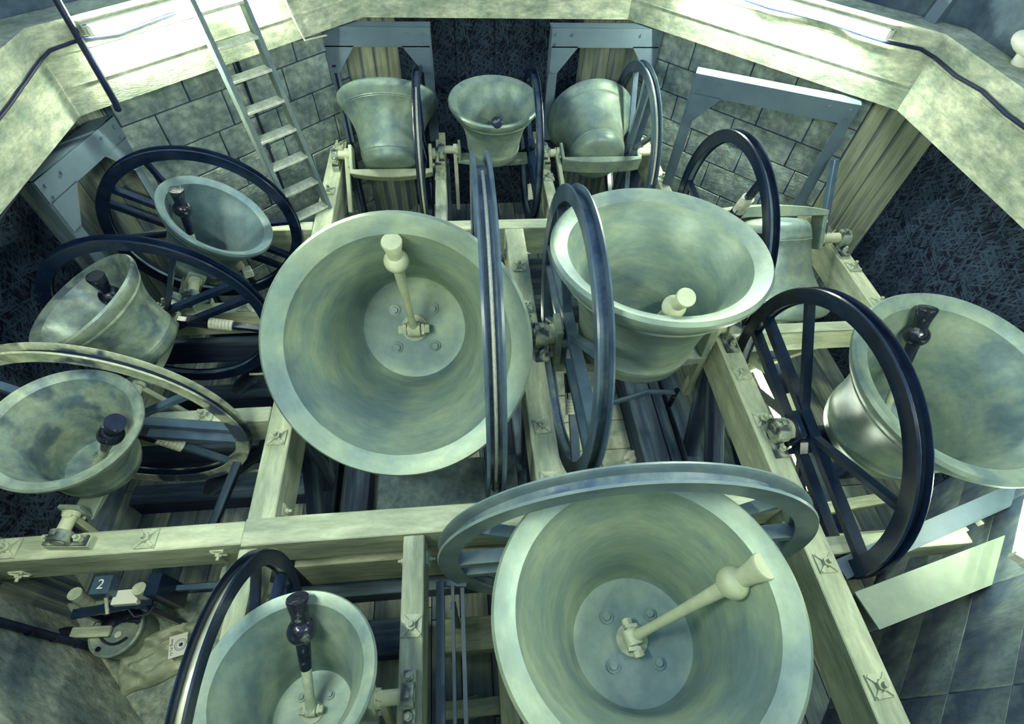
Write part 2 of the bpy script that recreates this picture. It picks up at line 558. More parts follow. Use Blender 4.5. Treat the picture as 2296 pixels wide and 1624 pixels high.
def wallpt(k, u):
    n, t = side_frame(SIDES[k])
    p = n * WALL + t * u
    return (p.x, p.y)
pier(wallpt('back_right', -.86), (3.42, 1.22), 'trim_pier_right', 'board marked concrete pier beside the dark right hand lining')
pier(wallpt('back_right', .86), (.90, 3.40), 'trim_pier_back_right', 'board marked concrete pier behind the steel portal right of centre')
pier(wallpt('back_left', -.86), (-.98, 3.40), 'trim_pier_back_left', 'board marked concrete pier behind the steel portal left of centre')
pier(wallpt('back_left', .86), (-3.52, 1.02), 'trim_pier_left', 'streaked board marked concrete pier behind the navy wheels')
pier((-3.03, -1.47), (-3.52, -.98), 'trim_pier_front_left', 'concrete pier next to the small bell at the left edge')
pier(wallpt('front_right', .86), (3.42, -1.2), 'trim_pier_front_right', 'concrete pier near the end of the steel channel')

# concrete ledge in the front left corner
lg = MB().poly([(-3.4, -1.36, FLOOR), (-1.72, -1.36, FLOOR), (-1.72, -3.2, FLOOR), (-3.4, -3.2, FLOOR)], (0, 0, -.9 - FLOOR)).build('floor_ledge', M['ledge'], smooth=False)
tag(lg, 'raised gritty concrete ledge under the bag and tin', 'ledge', kind='structure')

# ================================================================== THE TIMBER FRAME
FR = empty('bell_cage', (0, 0, FLOOR))
tag(FR, 'pale dusty timber bell frame of crossing beams carrying all the bells', 'bell frame')
def fpart(mb, name, m, mtx, bevel=.006):
    """mesh in its own local space, placed in world space under the frame"""
    o = mb.build(name, m, FR, mtx=Matrix.Translation((0, 0, -FLOOR)) @ mtx, smooth=False, bevel=bevel)
    return o
def beam(a, b, w, h, m='timber', name='beam'):
    """a, b: centre line of the top face"""
    a, b = Vector(a), Vector(b)
    L = (b - a).length
    return fpart(MB().box((L / 2, 0, -h / 2), (L, w, h)), name, M[m], frame_mtx(a, b))
XB, XM, XR, XD = -1.62, .035, 1.50, 2.87
beam((XB, -1.24, 0), (XB, 2.86, 0), .15, .30)
beam((XM, -1.22, 0), (XM, 1.25, 0), .165, .30)
beam((XR, -2.75, 0), (XR, 1.25, 0), .155, .32)
beam((XD, -.75, 0), (XD, 1.55, 0), .13, .28)
beam((-3.2, 1.36, 0), (-1.70, 1.36, 0), .11, .24)
beam((-3.2, .42, 0), (-1.70, .42, 0), .11, .24)
beam((-3.2, -.535, 0), (-1.70, -.535, 0), .11, .24)
beam((-3.2, -1.305, -.001), (-1.70, -1.305, -.001), .13, .30)
beam((-1.70, -1.305, 0.002), (XR - .08, -1.305, 0.002), .155, .30)
beam((-1.54, 1.315, 0.002), (1.62, 1.315, 0.002), .13, .30)
beam((-.60, 1.385, 0), (-.60, 2.86, 0), .10, .26)
beam((.43, 1.385, 0), (.43, 2.86, 0), .10, .26)
beam((1.56, 1.385, 0), (1.56, 2.80, 0), .10, .26)
beam((-.765, -1.39, 0.0), (-.765, -2.85, 0.0), .115, .30)
beam((-1.66, -1.39, -.02), (-1.66, -2.85, -.02), .10, .26)
beam((1.58, .0, -.02), (2.80, .0, -.02), .10, .22)
beam((1.58, -1.62, -.02), (2.45, -1.62, -.02), .10, .22)
# mid rails and sills of the frame sides
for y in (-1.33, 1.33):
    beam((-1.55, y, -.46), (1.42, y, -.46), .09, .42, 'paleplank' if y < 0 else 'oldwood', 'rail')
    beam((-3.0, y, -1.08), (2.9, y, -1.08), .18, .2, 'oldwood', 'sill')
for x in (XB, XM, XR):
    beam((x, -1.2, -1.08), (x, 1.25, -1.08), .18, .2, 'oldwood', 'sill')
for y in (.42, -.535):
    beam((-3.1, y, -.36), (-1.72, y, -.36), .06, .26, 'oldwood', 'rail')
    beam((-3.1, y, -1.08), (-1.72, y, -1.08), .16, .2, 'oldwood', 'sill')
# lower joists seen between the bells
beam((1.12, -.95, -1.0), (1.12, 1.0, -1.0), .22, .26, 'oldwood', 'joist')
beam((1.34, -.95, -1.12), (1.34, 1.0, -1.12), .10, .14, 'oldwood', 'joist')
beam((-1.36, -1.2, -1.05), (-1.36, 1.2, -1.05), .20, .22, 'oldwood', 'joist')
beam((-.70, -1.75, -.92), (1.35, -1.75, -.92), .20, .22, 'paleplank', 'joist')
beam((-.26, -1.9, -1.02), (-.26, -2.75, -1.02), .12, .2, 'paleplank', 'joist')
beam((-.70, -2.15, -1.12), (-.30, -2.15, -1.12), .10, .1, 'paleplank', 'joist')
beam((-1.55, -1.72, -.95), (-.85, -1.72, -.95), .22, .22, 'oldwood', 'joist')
# posts
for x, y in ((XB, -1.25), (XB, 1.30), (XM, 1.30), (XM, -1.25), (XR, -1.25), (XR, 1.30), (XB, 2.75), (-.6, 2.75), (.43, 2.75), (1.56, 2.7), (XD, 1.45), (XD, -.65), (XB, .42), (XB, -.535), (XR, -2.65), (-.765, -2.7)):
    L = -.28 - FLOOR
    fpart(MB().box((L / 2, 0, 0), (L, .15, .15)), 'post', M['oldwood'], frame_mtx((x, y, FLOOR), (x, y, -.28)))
# diagonal braces in the planes of the long beams
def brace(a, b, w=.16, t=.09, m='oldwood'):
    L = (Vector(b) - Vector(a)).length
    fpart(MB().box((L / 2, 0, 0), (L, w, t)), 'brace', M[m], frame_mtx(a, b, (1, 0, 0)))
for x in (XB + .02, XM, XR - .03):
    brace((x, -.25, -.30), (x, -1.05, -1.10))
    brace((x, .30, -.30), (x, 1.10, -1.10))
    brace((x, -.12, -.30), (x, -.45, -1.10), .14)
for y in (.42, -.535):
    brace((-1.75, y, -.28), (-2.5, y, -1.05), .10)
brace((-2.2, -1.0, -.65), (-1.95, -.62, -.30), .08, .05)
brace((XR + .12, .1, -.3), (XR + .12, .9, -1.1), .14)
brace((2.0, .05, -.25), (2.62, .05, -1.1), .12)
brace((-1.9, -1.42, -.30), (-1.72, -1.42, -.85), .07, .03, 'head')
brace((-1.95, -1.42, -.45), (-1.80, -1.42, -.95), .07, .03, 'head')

# cast square washer plates with stud and nut
def plate_mesh():
    mb = MB().box((0, 0, .006), (.105, .105, .012))
    for a in (45, 135, 225, 315):
        c, s_ = math.cos(R_(a)), math.sin(R_(a))
        mb.bar((.018 * c, .018 * s_, .018), (.064 * c, .064 * s_, .013), .014, .016)
    return mb.mesh('washer_plate', False)
ME_PLATE = plate_mesh()
ME_PLATE.materials.append(M['bolt'])
ME_NUT = MB().cyl((0, 0, .010), (0, 0, .040), .026, n=6).cyl((0, 0, .040), (0, 0, .068), .013, n=10).mesh('nut', True)
ME_NUT.materials.append(M['bolt'])
def plate(x, y, rz=0, z=0, s=1.0, mtx=None):
    m = mtx if mtx is not None else Matrix.Translation((x, y, z)) @ Matrix.Rotation(R_(rz), 4, 'Z') @ Matrix.Diagonal((s, s, s, 1))
    o = link('washer_plate', ME_PLATE, FR, mtx=Matrix.Translation((0, 0, -FLOOR)) @ m)
    link('nut', ME_NUT, o)
for x, y in ((XB, 2.60), (XB, 1.85), (XB, .78), (XB, .42), (XB, -.30), (XB, -.72), (-.6, 2.05), (-.6, 2.45), (.44, 2.0), (.44, 2.45), (1.56, 2.4), (1.56, 1.95),
             (-.75, 1.315), (XM, .75), (XM, .30), (XM, -.75), (XM, -1.12), (XR, -.42), (XR, -.80), (XR, -1.72), (XR, -2.3), (XR, .4),
             (-.765, -1.85), (-2.9, -1.305), (-2.2, -1.305), (XD, .62), (XD, .2), (-2.05, .42), (-2.1, -.535), (-2.80, 1.36), (-2.30, 1.36), (-2.65, .42)):
    plate(x, y, random.uniform(-4, 4))
# side bolts at the beam joints
def side_bolt(p, d):
    d = Vector(d)
    m = frame_mtx(p, Vector(p) + d) @ Matrix.Rotation(R_(90), 4, 'Y')
    plate(0, 0, mtx=m @ Matrix.Diagonal((.7, .7, .7, 1)))
for p, d in (((XB - .075, -1.15, -.12), (-1, 0, 0)), ((XB + .075, -1.15, -.12), (1, 0, 0)), ((XM - .083, 1.05, -.12), (-1, 0, 0)), ((XM + .083, 1.05, -.12), (1, 0, 0)),
             ((-.823, -1.48, -.16), (-1, 0, 0)), ((-.707, -1.48, -.16), (1, 0, 0)), ((XR - .078, -1.48, -.12), (-1, 0, 0)), ((-2.95, -1.37, -.2), (0, -1, 0)), ((-1.85, -1.37, -.1), (0, -1, 0))):
    side_bolt(p, d)

# bearing blocks
def bearing_mesh(s):
    mb = MB().box((0, 0, .012), (.09 * s, .34 * s, .024))
    mb.box((0, 0, .07 * s), (.07 * s, .15 * s, .10 * s))
    mb.cyl((-.045 * s, 0, .10 * s), (.045 * s, 0, .10 * s), .085 * s, n=24)
    mb.cyl((-.055 * s, 0, .10 * s), (.055 * s, 0, .10 * s), .05 * s, n=20)
    mb.box((0, 0, .185 * s), (.03 * s, .04 * s, .03 * s))
    return mb.mesh('bearing_block', True)
ME_BB = MB().cyl((0, 0, 0), (0, 0, .028), .02, n=6).cyl((0, 0, .028), (0, 0, .05), .011, n=8).mesh('bearing_bolt', True)
ME_BB.materials.append(M['bolt'])
def bearing(p, az, s):
    me = bearing_mesh(s)
    me.materials.append(M['bearing'])
    m = Matrix.Translation((p[0], p[1], p[2] - .10 * s - FLOOR)) @ Matrix.Rotation(R_(az), 4, 'Z')
    o = link('bearing_block', me, FR, mtx=m)
    for sg in (-1, 1):
        link('bolt', ME_BB, o, loc=(0, sg * .125 * s, .024))
    base = p[2] - .10 * s
    if base > .002:                       # packing plate between beam and block
        MB().box((0, 0, -base / 2), (.10 * s, .36 * s, base)).build('packing_plate', M['bolt'], o)

# ================================================================== THE BELLS
def bell_profile(R, L):
    o = [(1.0, .035), (.995, .085), (.96, .15), (.895, .235), (.897, .25), (.877, .262), (.879, .275), (.857, .29), (.79, .40), (.725, .52), (.672, .66), (.637, .82),
         (.613, .98), (.603, 1.08), (.609, 1.09), (.609, 1.105), (.599, 1.115), (.601, 1.15), (.593, 1.165), (.585, 1.22), (.56, 1.29), (.51, 1.345), (.42, 1.375), (.22, 1.40), (.001, 1.40)]
    i = [(.001, 1.31), (.42, 1.31), (.49, 1.295), (.52, 1.25), (.532, 1.15), (.548, .95), (.585, .70), (.64, .50), (.70, .36), (.755, .25), (.80, .165), (.825, .11), (.840, .068), (.91, .026), (.975, .0)]
    return [(r * R, L - h * R) for r, h in o + i]

BELLS = {}
def bell(key, X, Y, zc, az, phi, R, L, aw, Rw, b0, b1, clap, label, mb_='bell', mw='navy', mc='iron', mh='head', ms='sole', stay=True, stay_m='staywood', bs=1.0, spin=0, stay_len=1.15, bind=None, rope=None, msp=None, croll=0):
    msp = msp or mw
    root = empty('church_bell', (X, Y, zc), (R_(phi - 90), 0, R_(az)))
    tag(root, label, 'bell', 'bells of the ring')
    BELLS[key] = root
    body = MB().lathe(bell_profile(R, L), 96, closed=True).build('bell_body', M[mb_], root)
    sgw = 1 if aw > 0 else -1
    crown = L - 1.40 * R
    t = .055 * Rw
    half = .048 * Rw
    aw_min = .585 * R + half
    if abs(aw) < aw_min:
        aw = sgw * aw_min
    arms = {sgw: abs(aw) + half + .05 * R, -sgw: min(.80 * R, (abs(b0) if sgw > 0 else abs(b1)) - .16 * R)}
    # headstock: a plate under the crown, two arms up to the axle, gudgeon pins
    h = MB()
    th = .10 * R
    xa, xb = -arms[-1] - .035 * R, arms[1] + .035 * R
    pts = []
    for i in range(13):
        u = -1 + 2 * i / 12
        pts.append((xa + (xb - xa) * i / 12, crown - .03 * R - th * (1.5 - .9 * u * u)))
    top = [(xb, crown - .005), (xa, crown - .005)]
    h.poly([(x, -.16 * R, z) for x, z in pts + top], (0, .32 * R, 0))
    for sg in (-1, 1):
        h.box((sg * arms[sg], 0, (crown - .03 * R + .11 * R) / 2), (.07 * R, .30 * R, abs(crown) + .14 * R + .10 * R))
    hs = h.build('headstock', M[mh], root, bevel=.006)
    for sg, bb in ((-1, b0), (1, b1)):
        arm = arms[sg]
        g = MB().cyl((sg * arm, 0, 0), (bb, 0, 0), .058 * R + .012, n=20)
        if abs(bb) > arm + .12 * R:
            g.cyl((sg * (arm + .03 * R), 0, 0), (sg * (arm + .10 * R), 0, 0), .085 * R + .012, n=20)
        g.build('gudgeon', M['palepaint'], hs)
        for zz in (.02, crown * .75):
            for yy in (-.08, .08):
                MB().cyl((sg * (arm + .034 * R), yy * R, zz), (sg * (arm + .075 * R), yy * R, zz), .03 * R, n=6).build('bolt', M['bolt'], hs)
    # crown bolts seen inside the bell
    inner = L - 1.31 * R
    for a in (45, 135, 225, 315):
        c, s_ = math.cos(R_(a)) * .26 * R, math.sin(R_(a)) * .26 * R
        MB().cyl((c, s_, inner - .002), (c, s_, inner + .018 * R), .055 * R, n=18).cyl((c, s_, inner), (c, s_, inner + .05 * R), .034 * R, n=6).build('crown_bolt', M[mb_], body)
    # wheel: two shrouds, the sole between them, a double spar and half spokes
    rw = .105 * Rw
    wh = MB().lathe([(Rw - rw * .55, -t * .5), (Rw - rw * .55, t * .5), (Rw - rw * .85, t * .5), (Rw - rw * .85, -t * .5)], 96, Matrix.Translation((aw, 0, 0)) @ Matrix.Rotation(R_(90), 4, 'Y'), closed=True).build('wheel', M[ms], root)
    for sg in (-1, 1):
        x0, x1 = sg * t * .5, sg * t * .5 + sg * .012 * Rw
        xe = sg * t * .5 + sg * .020 * Rw
        pr = [(Rw - rw, x0), (Rw - rw, x1), (Rw - rw * .2, x1), (Rw, xe), (Rw + .006, xe - sg * .012 * Rw), (Rw - rw * .12, x0)]
        MB().lathe(pr, 96, Matrix.Translation((aw, 0, 0)) @ Matrix.Rotation(R_(90), 4, 'Y'), closed=True).build('shroud', M[mw], wh)
    def wp(a, r):                         # angle from the bell axis inside the wheel plane
        return Vector((aw, math.sin(R_(a)) * r, math.cos(R_(a)) * r))
    ri = Rw - rw * .8
    for off in (-.10, .10):
        o_ = off * Rw
        rr = math.sqrt(ri * ri - o_ * o_)
        MB().bar((aw, -rr, o_ - .02), (aw, rr, o_ - .02), .05 * Rw, .075 * Rw, (1, 0, 0)).build('spar', M[msp], wh)
    for a in (52 + spin, -52 + spin, 128, -128):
        MB().bar(wp(a, .10 * Rw), wp(a, ri), .040 * Rw, .06 * Rw, (1, 0, 0)).build('spoke', M[msp], wh)
    # clapper
    if clap is not None:
        c = empty('clapper', (0, 0, inner + .10 * R), (-R_(clap), 0, R_(croll)))
        c.parent = root
        Lb = 1.16 * R
        cb = .052 + .028 * R
        q = cb / .122                     # clappers of small bells are relatively heavier
        s_ = MB().tube([(0, 0, 0), (0, 0, .25 * R), (0, 0, .7 * R), (0, 0, Lb)], [.052 * q, .040 * q, .046 * q, .062 * q], 14)
        s_.build('clapper_shaft', M['palepaint' if mc == 'palepaint' else 'bolt'], c)
        if mc == 'iron':
            MB().tube([(0, 0, .62 * R), (0, 0, .8 * R), (0, 0, Lb)], [.047 * q, .056 * q, .066 * q], 14).build('clapper_neck', M['iron'], c)
        MB().sphere((0, 0, Lb), cb, sc=(1, 1, .95)).build('clapper_ball', M[mc], c)
        MB().lathe([(.001, Lb + .08 * q), (.070 * q, Lb + .09 * q), (.072 * q, Lb + .16 * q), (.098 * q, Lb + .30 * q), (.092 * q, Lb + .315 * q), (.001, Lb + .318 * q)], 24).build('clapper_flight', M[mc], c)
        p = MB().cyl((-.15 * R, 0, 0), (.15 * R, 0, 0), .03 * R, n=12).cyl((-.06 * R, 0, 0), (.06 * R, 0, 0), .075 * R, n=16)
        p.cyl((.10 * R, 0, 0), (.145 * R, 0, 0), .045 * R, n=6).cyl((-.145 * R, 0, 0), (-.10 * R, 0, 0), .045 * R, n=6)
        p.build('clapper_pin', M['bolt'], c)
        MB().lathe([(.13 * R, inner - .005), (.13 * R, inner + .02 * R), (.001, inner + .03 * R)], 24).box((.085 * R, 0, inner + .07 * R), (.03 * R, .10 * R, .14 * R)).box((-.085 * R, 0, inner + .07 * R), (.03 * R, .10 * R, .14 * R)).build('clapper_staple', M['bolt'], body)
    if stay:
        xs = -sgw * (arms[-sgw] + .03 * R + .05 * R + .006)
        MB().bar((xs, 0, .12 * R), (xs, 0, -stay_len * R), .09 * R + .012, .065 * R + .012, (1, 0, 0)).build('stay', M[stay_m], root, bevel=.006)
    # rope lying in the groove, and its tuck round a spoke
    if rope:
        a0, a1 = rope
        k = 40
        rr = Rw - rw * .42
        pts = [wp(a0 + (a1 - a0) * i / k, rr) for i in range(k + 1)]
        MB().tube(pts, .011, 8).build('rope', M['rope'], wh)
    if bind is not None:
        a, f0 = bind
        for j in range(7):
            p0 = wp(a, f0 * Rw + j * .022)
            q0 = wp(a, f0 * Rw + j * .022 + .020)
            MB().cyl(p0, q0, .040 * Rw + .012, n=14).build('rope_turn', M['rope'], wh)
        MB().bar(wp(a, f0 * Rw - .14), wp(a, f0 * Rw + .04), .075 * Rw, .085 * Rw, (1, 0, 0)).build('wrapping', M['leather'], wh)
    n = Vector((math.cos(R_(az)), math.sin(R_(az)), 0))
    for bb in (b0, b1):
        p = Vector((X, Y, zc)) + n * bb
        bearing(p, az, bs)
    return root

bell('K', -.801, .018, .102, 0, 138.5, .756, .784, .513, 1.174, -.79, .80, 34, 'largest central bell facing up with pale clapper and edge-on navy wheel', 'bell_pale', 'slate', 'palepaint', rope=(-175, 60), bs=1.0)
bell('L', .793, -.059, .10, 0, 86.4, .68, .74, -.49, 1.009, -.69, .71, -30, 'mouth-up bell right of centre with slate blue wheel on its near side', 'bell_pale', 'slate', 'palepaint', bs=1.0, bind=(-128, .42))
bell('E', 2.257, -.927, .096, 0, 97.7, .59, .62, -.575, .885, -.74, .60, 32, 'bell with black clapper at the right edge behind a tall navy wheel', 'bell', 'navy', bs=.9, mh='navy')
bell('D', 2.17, .885, .10, 0, 236, .55, .58, -.47, .864, -.62, .68, None, 'mouth-down bell half hidden behind the mouth-up bell near the skewed portal', 'bell', 'navy', bs=.85, rope=(-150, 60), bind=(128, .5), stay_m='slate')
bell('F', .325, -1.993, .102, 87.5, 80.5, .609, .629, .37, .962, -.74, .69, -36, 'wide open bell at the bottom centre with a long pale clapper', 'bell_pale', 'greywheel', 'palepaint', bs=.9, stay=False, croll=13)
bell('G', -1.20, -2.156, .105, 0, 78.2, .354, .364, -.21, .672, -.44, .44, 30, 'small bell at the bottom with black clapper and black rimmed wheel', 'bell', 'navy', bs=.62, ms='sole_highlight')
bell('H', -2.545, -.875, .115, 86, 97.8, .357, .417, .22, .735, -.43, .34, -29, 'small bell at the left edge with worn pale wheel', 'bell_mark', 'worn', bs=.62, bind=(-128, .30), ms='navy', msp='slate')
bell('I', -2.505, -.026, .115, 89.8, 66.5, .37, .50, .25, .705, -.50, .43, -24, 'small stained bell tilted toward the strand board with navy wheel', 'bell_mark', 'navy', bs=.62, bind=(-128, .38))
bell('J', -2.455, .931, .106, 96.8, 127.7, .398, .403, .26, .712, -.50, .42, 28, 'dark bell with black clapper just below the foot of the ladder', 'bell_dark', 'navy', bs=.62, bind=(-128, .4))
bell('A', -1.057, 2.262, .114, 0, 42.9, .47, .51, .30, .742, -.53, .44, None, 'pale bell in front of the steel portal left of the middle one', 'bell', 'navy', bs=.6, rope=(-170, -60), mh='palepaint')
bell('B', -.08, 2.27, .15, 0, 94.5, .411, .50, .36, .682, -.50, .50, -36, 'small mouth-up bell before the strand board between the two steel portals', 'bell', 'navy', bs=.6, stay_m='white', bind=(-128, .5), stay_len=1.75)
bell('C', .949, 2.261, .105, 0, 10, .45, .50, .33, .79, -.50, .58, None, 'crown-on bell in front of the steel portal right of the middle one', 'bell', 'slate', bs=.6, bind=(40, .35), rope=(-160, 40))

# ================================================================== STEEL PORTALS
def portal(p, q, ztop, label, zbot=-.02, post=.085, lint=.16, gus=(True, True), depth=.07):
    p, q = Vector((*p, 0)), Vector((*q, 0))
    r = empty('steel_portal', (p + q) / 2 + Vector((0, 0, zbot)))
    x = (q - p).normalized()
    y = Vector((0, 0, 1)).cross(x)
    rot = Matrix((x, y, Vector((0, 0, 1)))).transposed().to_4x4()
    r.matrix_world = Matrix.Translation((p + q) / 2 + Vector((0, 0, zbot))) @ rot
    w = (q - p).length / 2
    H = ztop - zbot
    for sg in (-1, 1):
        mb = MB().box((sg * w, 0, H / 2), (.012, depth, H)).box((sg * (w - post / 2), -depth / 2, H / 2), (post, .010, H))
        mb.build('post', M['steel'], r)
        if gus[0 if sg < 0 else 1]:
            g = .22
            z0 = H - lint
            mb = MB().poly([(sg * (w - .01), -depth / 2 - .012, z0 + .01), (sg * (w - .01), -depth / 2 - .012, z0 - g), (sg * (w - post), -depth / 2 - .012, z0 - g), (sg * (w - post - g * .8), -depth / 2 - .012, z0 + .01)], (0, .008, 0))
            mb.build('gusset', M['steel'], r)
    mb = MB().box((0, -depth / 2 - .006, H - lint / 2), (2 * w, .012, lint)).box((0, .02, H - .006), (2 * w + .01, depth + .05, .012))
    mb.build('lintel', M['steel'], r)
    for sg in (-1, 1):
        for dx, dz in ((.05, .05), (.20, .05), (.05, .13)):
            MB().cyl((sg * (w - dx), -depth / 2 - .024, H - dz), (sg * (w - dx), -depth / 2 - .012, H - dz), .013, n=6).build('bolt', M['steel'], r)
    tag(r, label, 'steel frame', 'steel portal frames under the ring beam')
    return r
portal((-1.56, 2.76), (-.62, 2.76), 1.04, 'slate grey steel portal nearest the ladder behind a pale bell')
portal((.47, 2.76), (1.50, 2.76), 1.04, 'slate grey steel portal behind the crown-on bell with slate wheel')
portal((1.56, 1.90), (2.70, 1.36), 1.03, 'skewed steel portal with brightly lit top edge against the stone wall', gus=(True, False))
portal((-3.06, .64), (-2.88, 1.44), .93, 'grey steel portal at the left corner below the dark pipe')

# steel channel in the front right corner
ch = empty('steel_channel', (1.62, -1.97, -.16))
tag(ch, 'grey steel channel running from the frame to the front right wall', 'steel beam')
mtx = frame_mtx((0, 0, 0), Vector((1.15, .25, .04)))
MB().box((.6, 0, .155), (1.2, .19, .012)).build('flange', M['channel'], ch, mtx=mtx)
MB().box((.6, .09, .07), (1.2, .012, .17)).build('web', M['steel'], ch, mtx=mtx)
MB().box((.6, 0, -.01), (1.2, .19, .012)).build('flange', M['channel'], ch, mtx=mtx)
ch2 = empty('steel_angle', (1.60, -1.80, -.12))
tag(ch2, 'slate steel angle with two bolts behind the grey channel', 'steel beam')
mtx2 = frame_mtx((0, 0, 0), Vector((1.35, .36, .05)))
MB().box((.7, 0, 0), (1.4, .012, .20)).box((.7, .05, .10), (1.4, .10, .010)).build('angle_bar', M['steel'], ch2, mtx=mtx2)
for x in (.90, 1.02):
    MB().cyl((x, -.006, .03), (x, -.03, .03), .022, n=6).build('bolt', M['bolt'], ch2, mtx=mtx2)

# ================================================================== LAMPS
def batten(name, a, b, label, tube_m='tube', r=.018, nrm=None, body=.05):
    a, b = Vector(a), Vector(b)
    r_ = empty(name, (a + b) / 2)
    o = (a + b) / 2
    n = Vector(nrm).normalized()
    MB().cyl(a - o + n * .045, b - o + n * .045, r, n=8).build('tube', M[tube_m], r_)
    d = (b - a).normalized()
    MB().bar(a - o - d * .03, b - o + d * .03, body, .035, n).build('batten', M['batten'], r_)
    for p, s_ in ((a - o, -1), (b - o, 1)):
        MB().bar(p + n * .0 + d * s_ * .012, p + n * .065 + d * s_ * .012, .05, .022, d).build('lamp_holder', M['batten'], r_)
    tag(r_, label, 'lamp', 'fluorescent lamps')
    return r_
def on_ring(k, u, z, off=.03):
    n, t = side_frame(SIDES[k])
    return n * (AP - off) + t * u + Vector((0, 0, z))
for k, u0, u1, lb in (('back_left', .90, -.35, 'glowing fluorescent tube on the ring beam beside the ladder'), ('back_right', -.88, .62, 'glowing fluorescent tube on the ring beam above the skewed portal'),
                      ('front_left', -.6, .6, 'added unseen fill tube on bracket arms high on the front left wall'), ('front_right', -.6, .6, 'added unseen fill tube on bracket arms high on the front right wall')):
    n, t = side_frame(SIDES[k])
    f = 'front' in k  # the front pair is added out of view as fill lighting
    off, lz = (.25, 2.70) if f else (.03, 1.50)
    lamp = batten('tube_lamp', on_ring(k, u0, lz, off), on_ring(k, u1, lz, off), lb, 'fillglow' if f else 'tube', nrm=-n)
    if f:
        c0 = on_ring(k, 0, lz, off)
        for u in (u0 * .8, u1 * .8):
            MB().bar(on_ring(k, u, lz, -.36) - c0, on_ring(k, u, lz, off) - c0, .03, .03).build('bracket_arm', M['batten'], lamp)
batten('tube_lamp', (1.985, -.02, -.55), (1.985, -1.10, -.55), 'bright fluorescent tube down beside the frame under the tall navy wheel', 'pittube', r=.022, nrm=(0, 0, 1))
batten('tube_lamp', (-.55, 1.10, -.95), (-.05, 1.10, -.95), 'fluorescent tube low under the back cross beam', 'pittube', nrm=(0, -1, .6))
n, t = side_frame(-45)
batten('tube_lamp', n * (WALL - .12) + t * .24 + Vector((0, 0, .42)), n * (WALL - .12) + t * 1.0 + Vector((0, 0, .42)), 'white glaring lamp at the right edge past the steel channel', 'sidetube', nrm=-n)

# ================================================================== LADDER
l0, l1 = Vector((-1.86, 1.40, -.02)), Vector((-1.60, 1.62, -.02))
t0, t1 = Vector((-2.17, 1.83, 1.52)), Vector((-1.92, 2.07, 1.52))
lad = empty('ladder', (l0 + l1) / 2)
tag(lad, 'wooden ladder with pale flat treads leaning on the ring beam', 'ladder')
o = (l0 + l1) / 2
up = ((t0 - l0) + (t1 - l1)).normalized()
side = (l1 - l0).normalized()
fwd = up.cross(side).normalized()
for a, b in ((l0, t0), (l1, t1)):
    e = b + (b - a) * .28
    L = (e - a).length
    MB().box((L / 2, 0, 0), (L, .040, .090)).build('rail', M['rail'], lad, mtx=frame_mtx(a - o, e - o, fwd), bevel=.004)
nr = 10
for i in range(nr):
    f = .03 + i * .132
    p, q = l0.lerp(t0, f), l1.lerp(t1, f)
    L = (q - p).length
    m = frame_mtx(p - o, q - o)
    MB().box((L / 2, 0, 0), (L - .03, .10, .022)).build('tread', M['ladder'], lad, mtx=m, bevel=.003)

# ================================================================== PIPES AND CABLES
def cable(name, pts, r, label, m='cable', cat='cable', clips=None):
    o = MB().tube(pts, r, 8).build(name, M[m])
    tag(o, label, cat)
    if clips:
        for c in clips:
            MB().box(c, (.035, .035, .02)).build('clip', M[m], o)
    return o
def on(k, u, z, off=WALL - .03):
    n, t = side_frame(SIDES[k])
    return n * off + t * u + Vector((0, 0, z))
cable('conduit', [on('back_left', -.03 + .47 - .47 * 0, 1.04), on('back_left', .435, .2), on('back_left', .435, -.6)][1:] and [on('back_left', .04 - .47 + .43, z) for z in (1.04, .4, -.2, -.8)], .012, 'dark conduit down the stone wall just left of the ladder', clips=[on('back_left', 0, .62), on('back_left', 0, .28)])
cable('conduit', [on('back_left', -.86 + .0, z) for z in (.98, .3, -.3, -.9)], .014, 'dark conduit down the stone wall just right of the ladder', clips=[on('back_left', -.86, .72), on('back_left', -.86, .3)])
n, t = side_frame(135)
cable('drain_pipe', [on('back_left', .98, z, AP - .05) for z in (1.95, 1.5, 1.08)] + [on('back_left', .98, 1.02, AP - .02)], .022, 'black vertical pipe crossing the ring beam at the left', cat='pipe')
pts = [on('left', .6, 1.30, AP - .012), on('left', -.1, 1.33, AP - .012), on('left', -.7, 1.37, AP - .012), on('left', -1.16, 1.42, AP - .015)] + [on('back_left', 1.15 - i * .2, 1.44 + .015 * math.sin(i * 2.1), AP - .015) for i in range(5)]
cable('cable', pts, .010, 'thin dark cable looping along the ring beam to the tube by the ladder')
pts = [on('back_right', .2 - i * .22, 1.46 - .01 * math.sin(i * 1.7), AP - .05) for i in range(7)] + [on('right', 1.15 - i * .25, 1.44 - .012 * math.sin(i * 2.3), AP - .015) for i in range(6)]
cable('cable', pts, .012, 'dark cable running along the ring beam from the tube above the skewed portal')
cable('cable', [on('back_left', -.45, 1.5, AP - .02), on('back_left', -.50, 1.25, AP - .015), on('back_left', -.56, 1.04, AP - .02), on('back_left', -.64, 1.02, AP + .02), on('back_left', -.86, .97, WALL - .03)], .008, 'pale wire dropping from the ring beam right of the ladder', m='white')
cable('pipe', [(-2.80, -1.66, .9), (-2.80, -1.66, 0), (-2.80, -1.66, -.80), (-2.78, -1.64, -.85), (-2.72, -1.60, -.87)], .020, 'dark vertical pipe with clips on the mottled concrete wall', cat='pipe', clips=[(-2.80, -1.665, z) for z in (-.25, -.45, -.65)])
cable('cable', [(-3.02, 1.22, 1.04), (-2.99, .9, 1.02), (-2.97, .4, 1.0), (-2.96, -.1, .98)], .012, 'black strip added as the dark edge under the left ring beam')  # strip added for the dark edge below the ring, no cable here

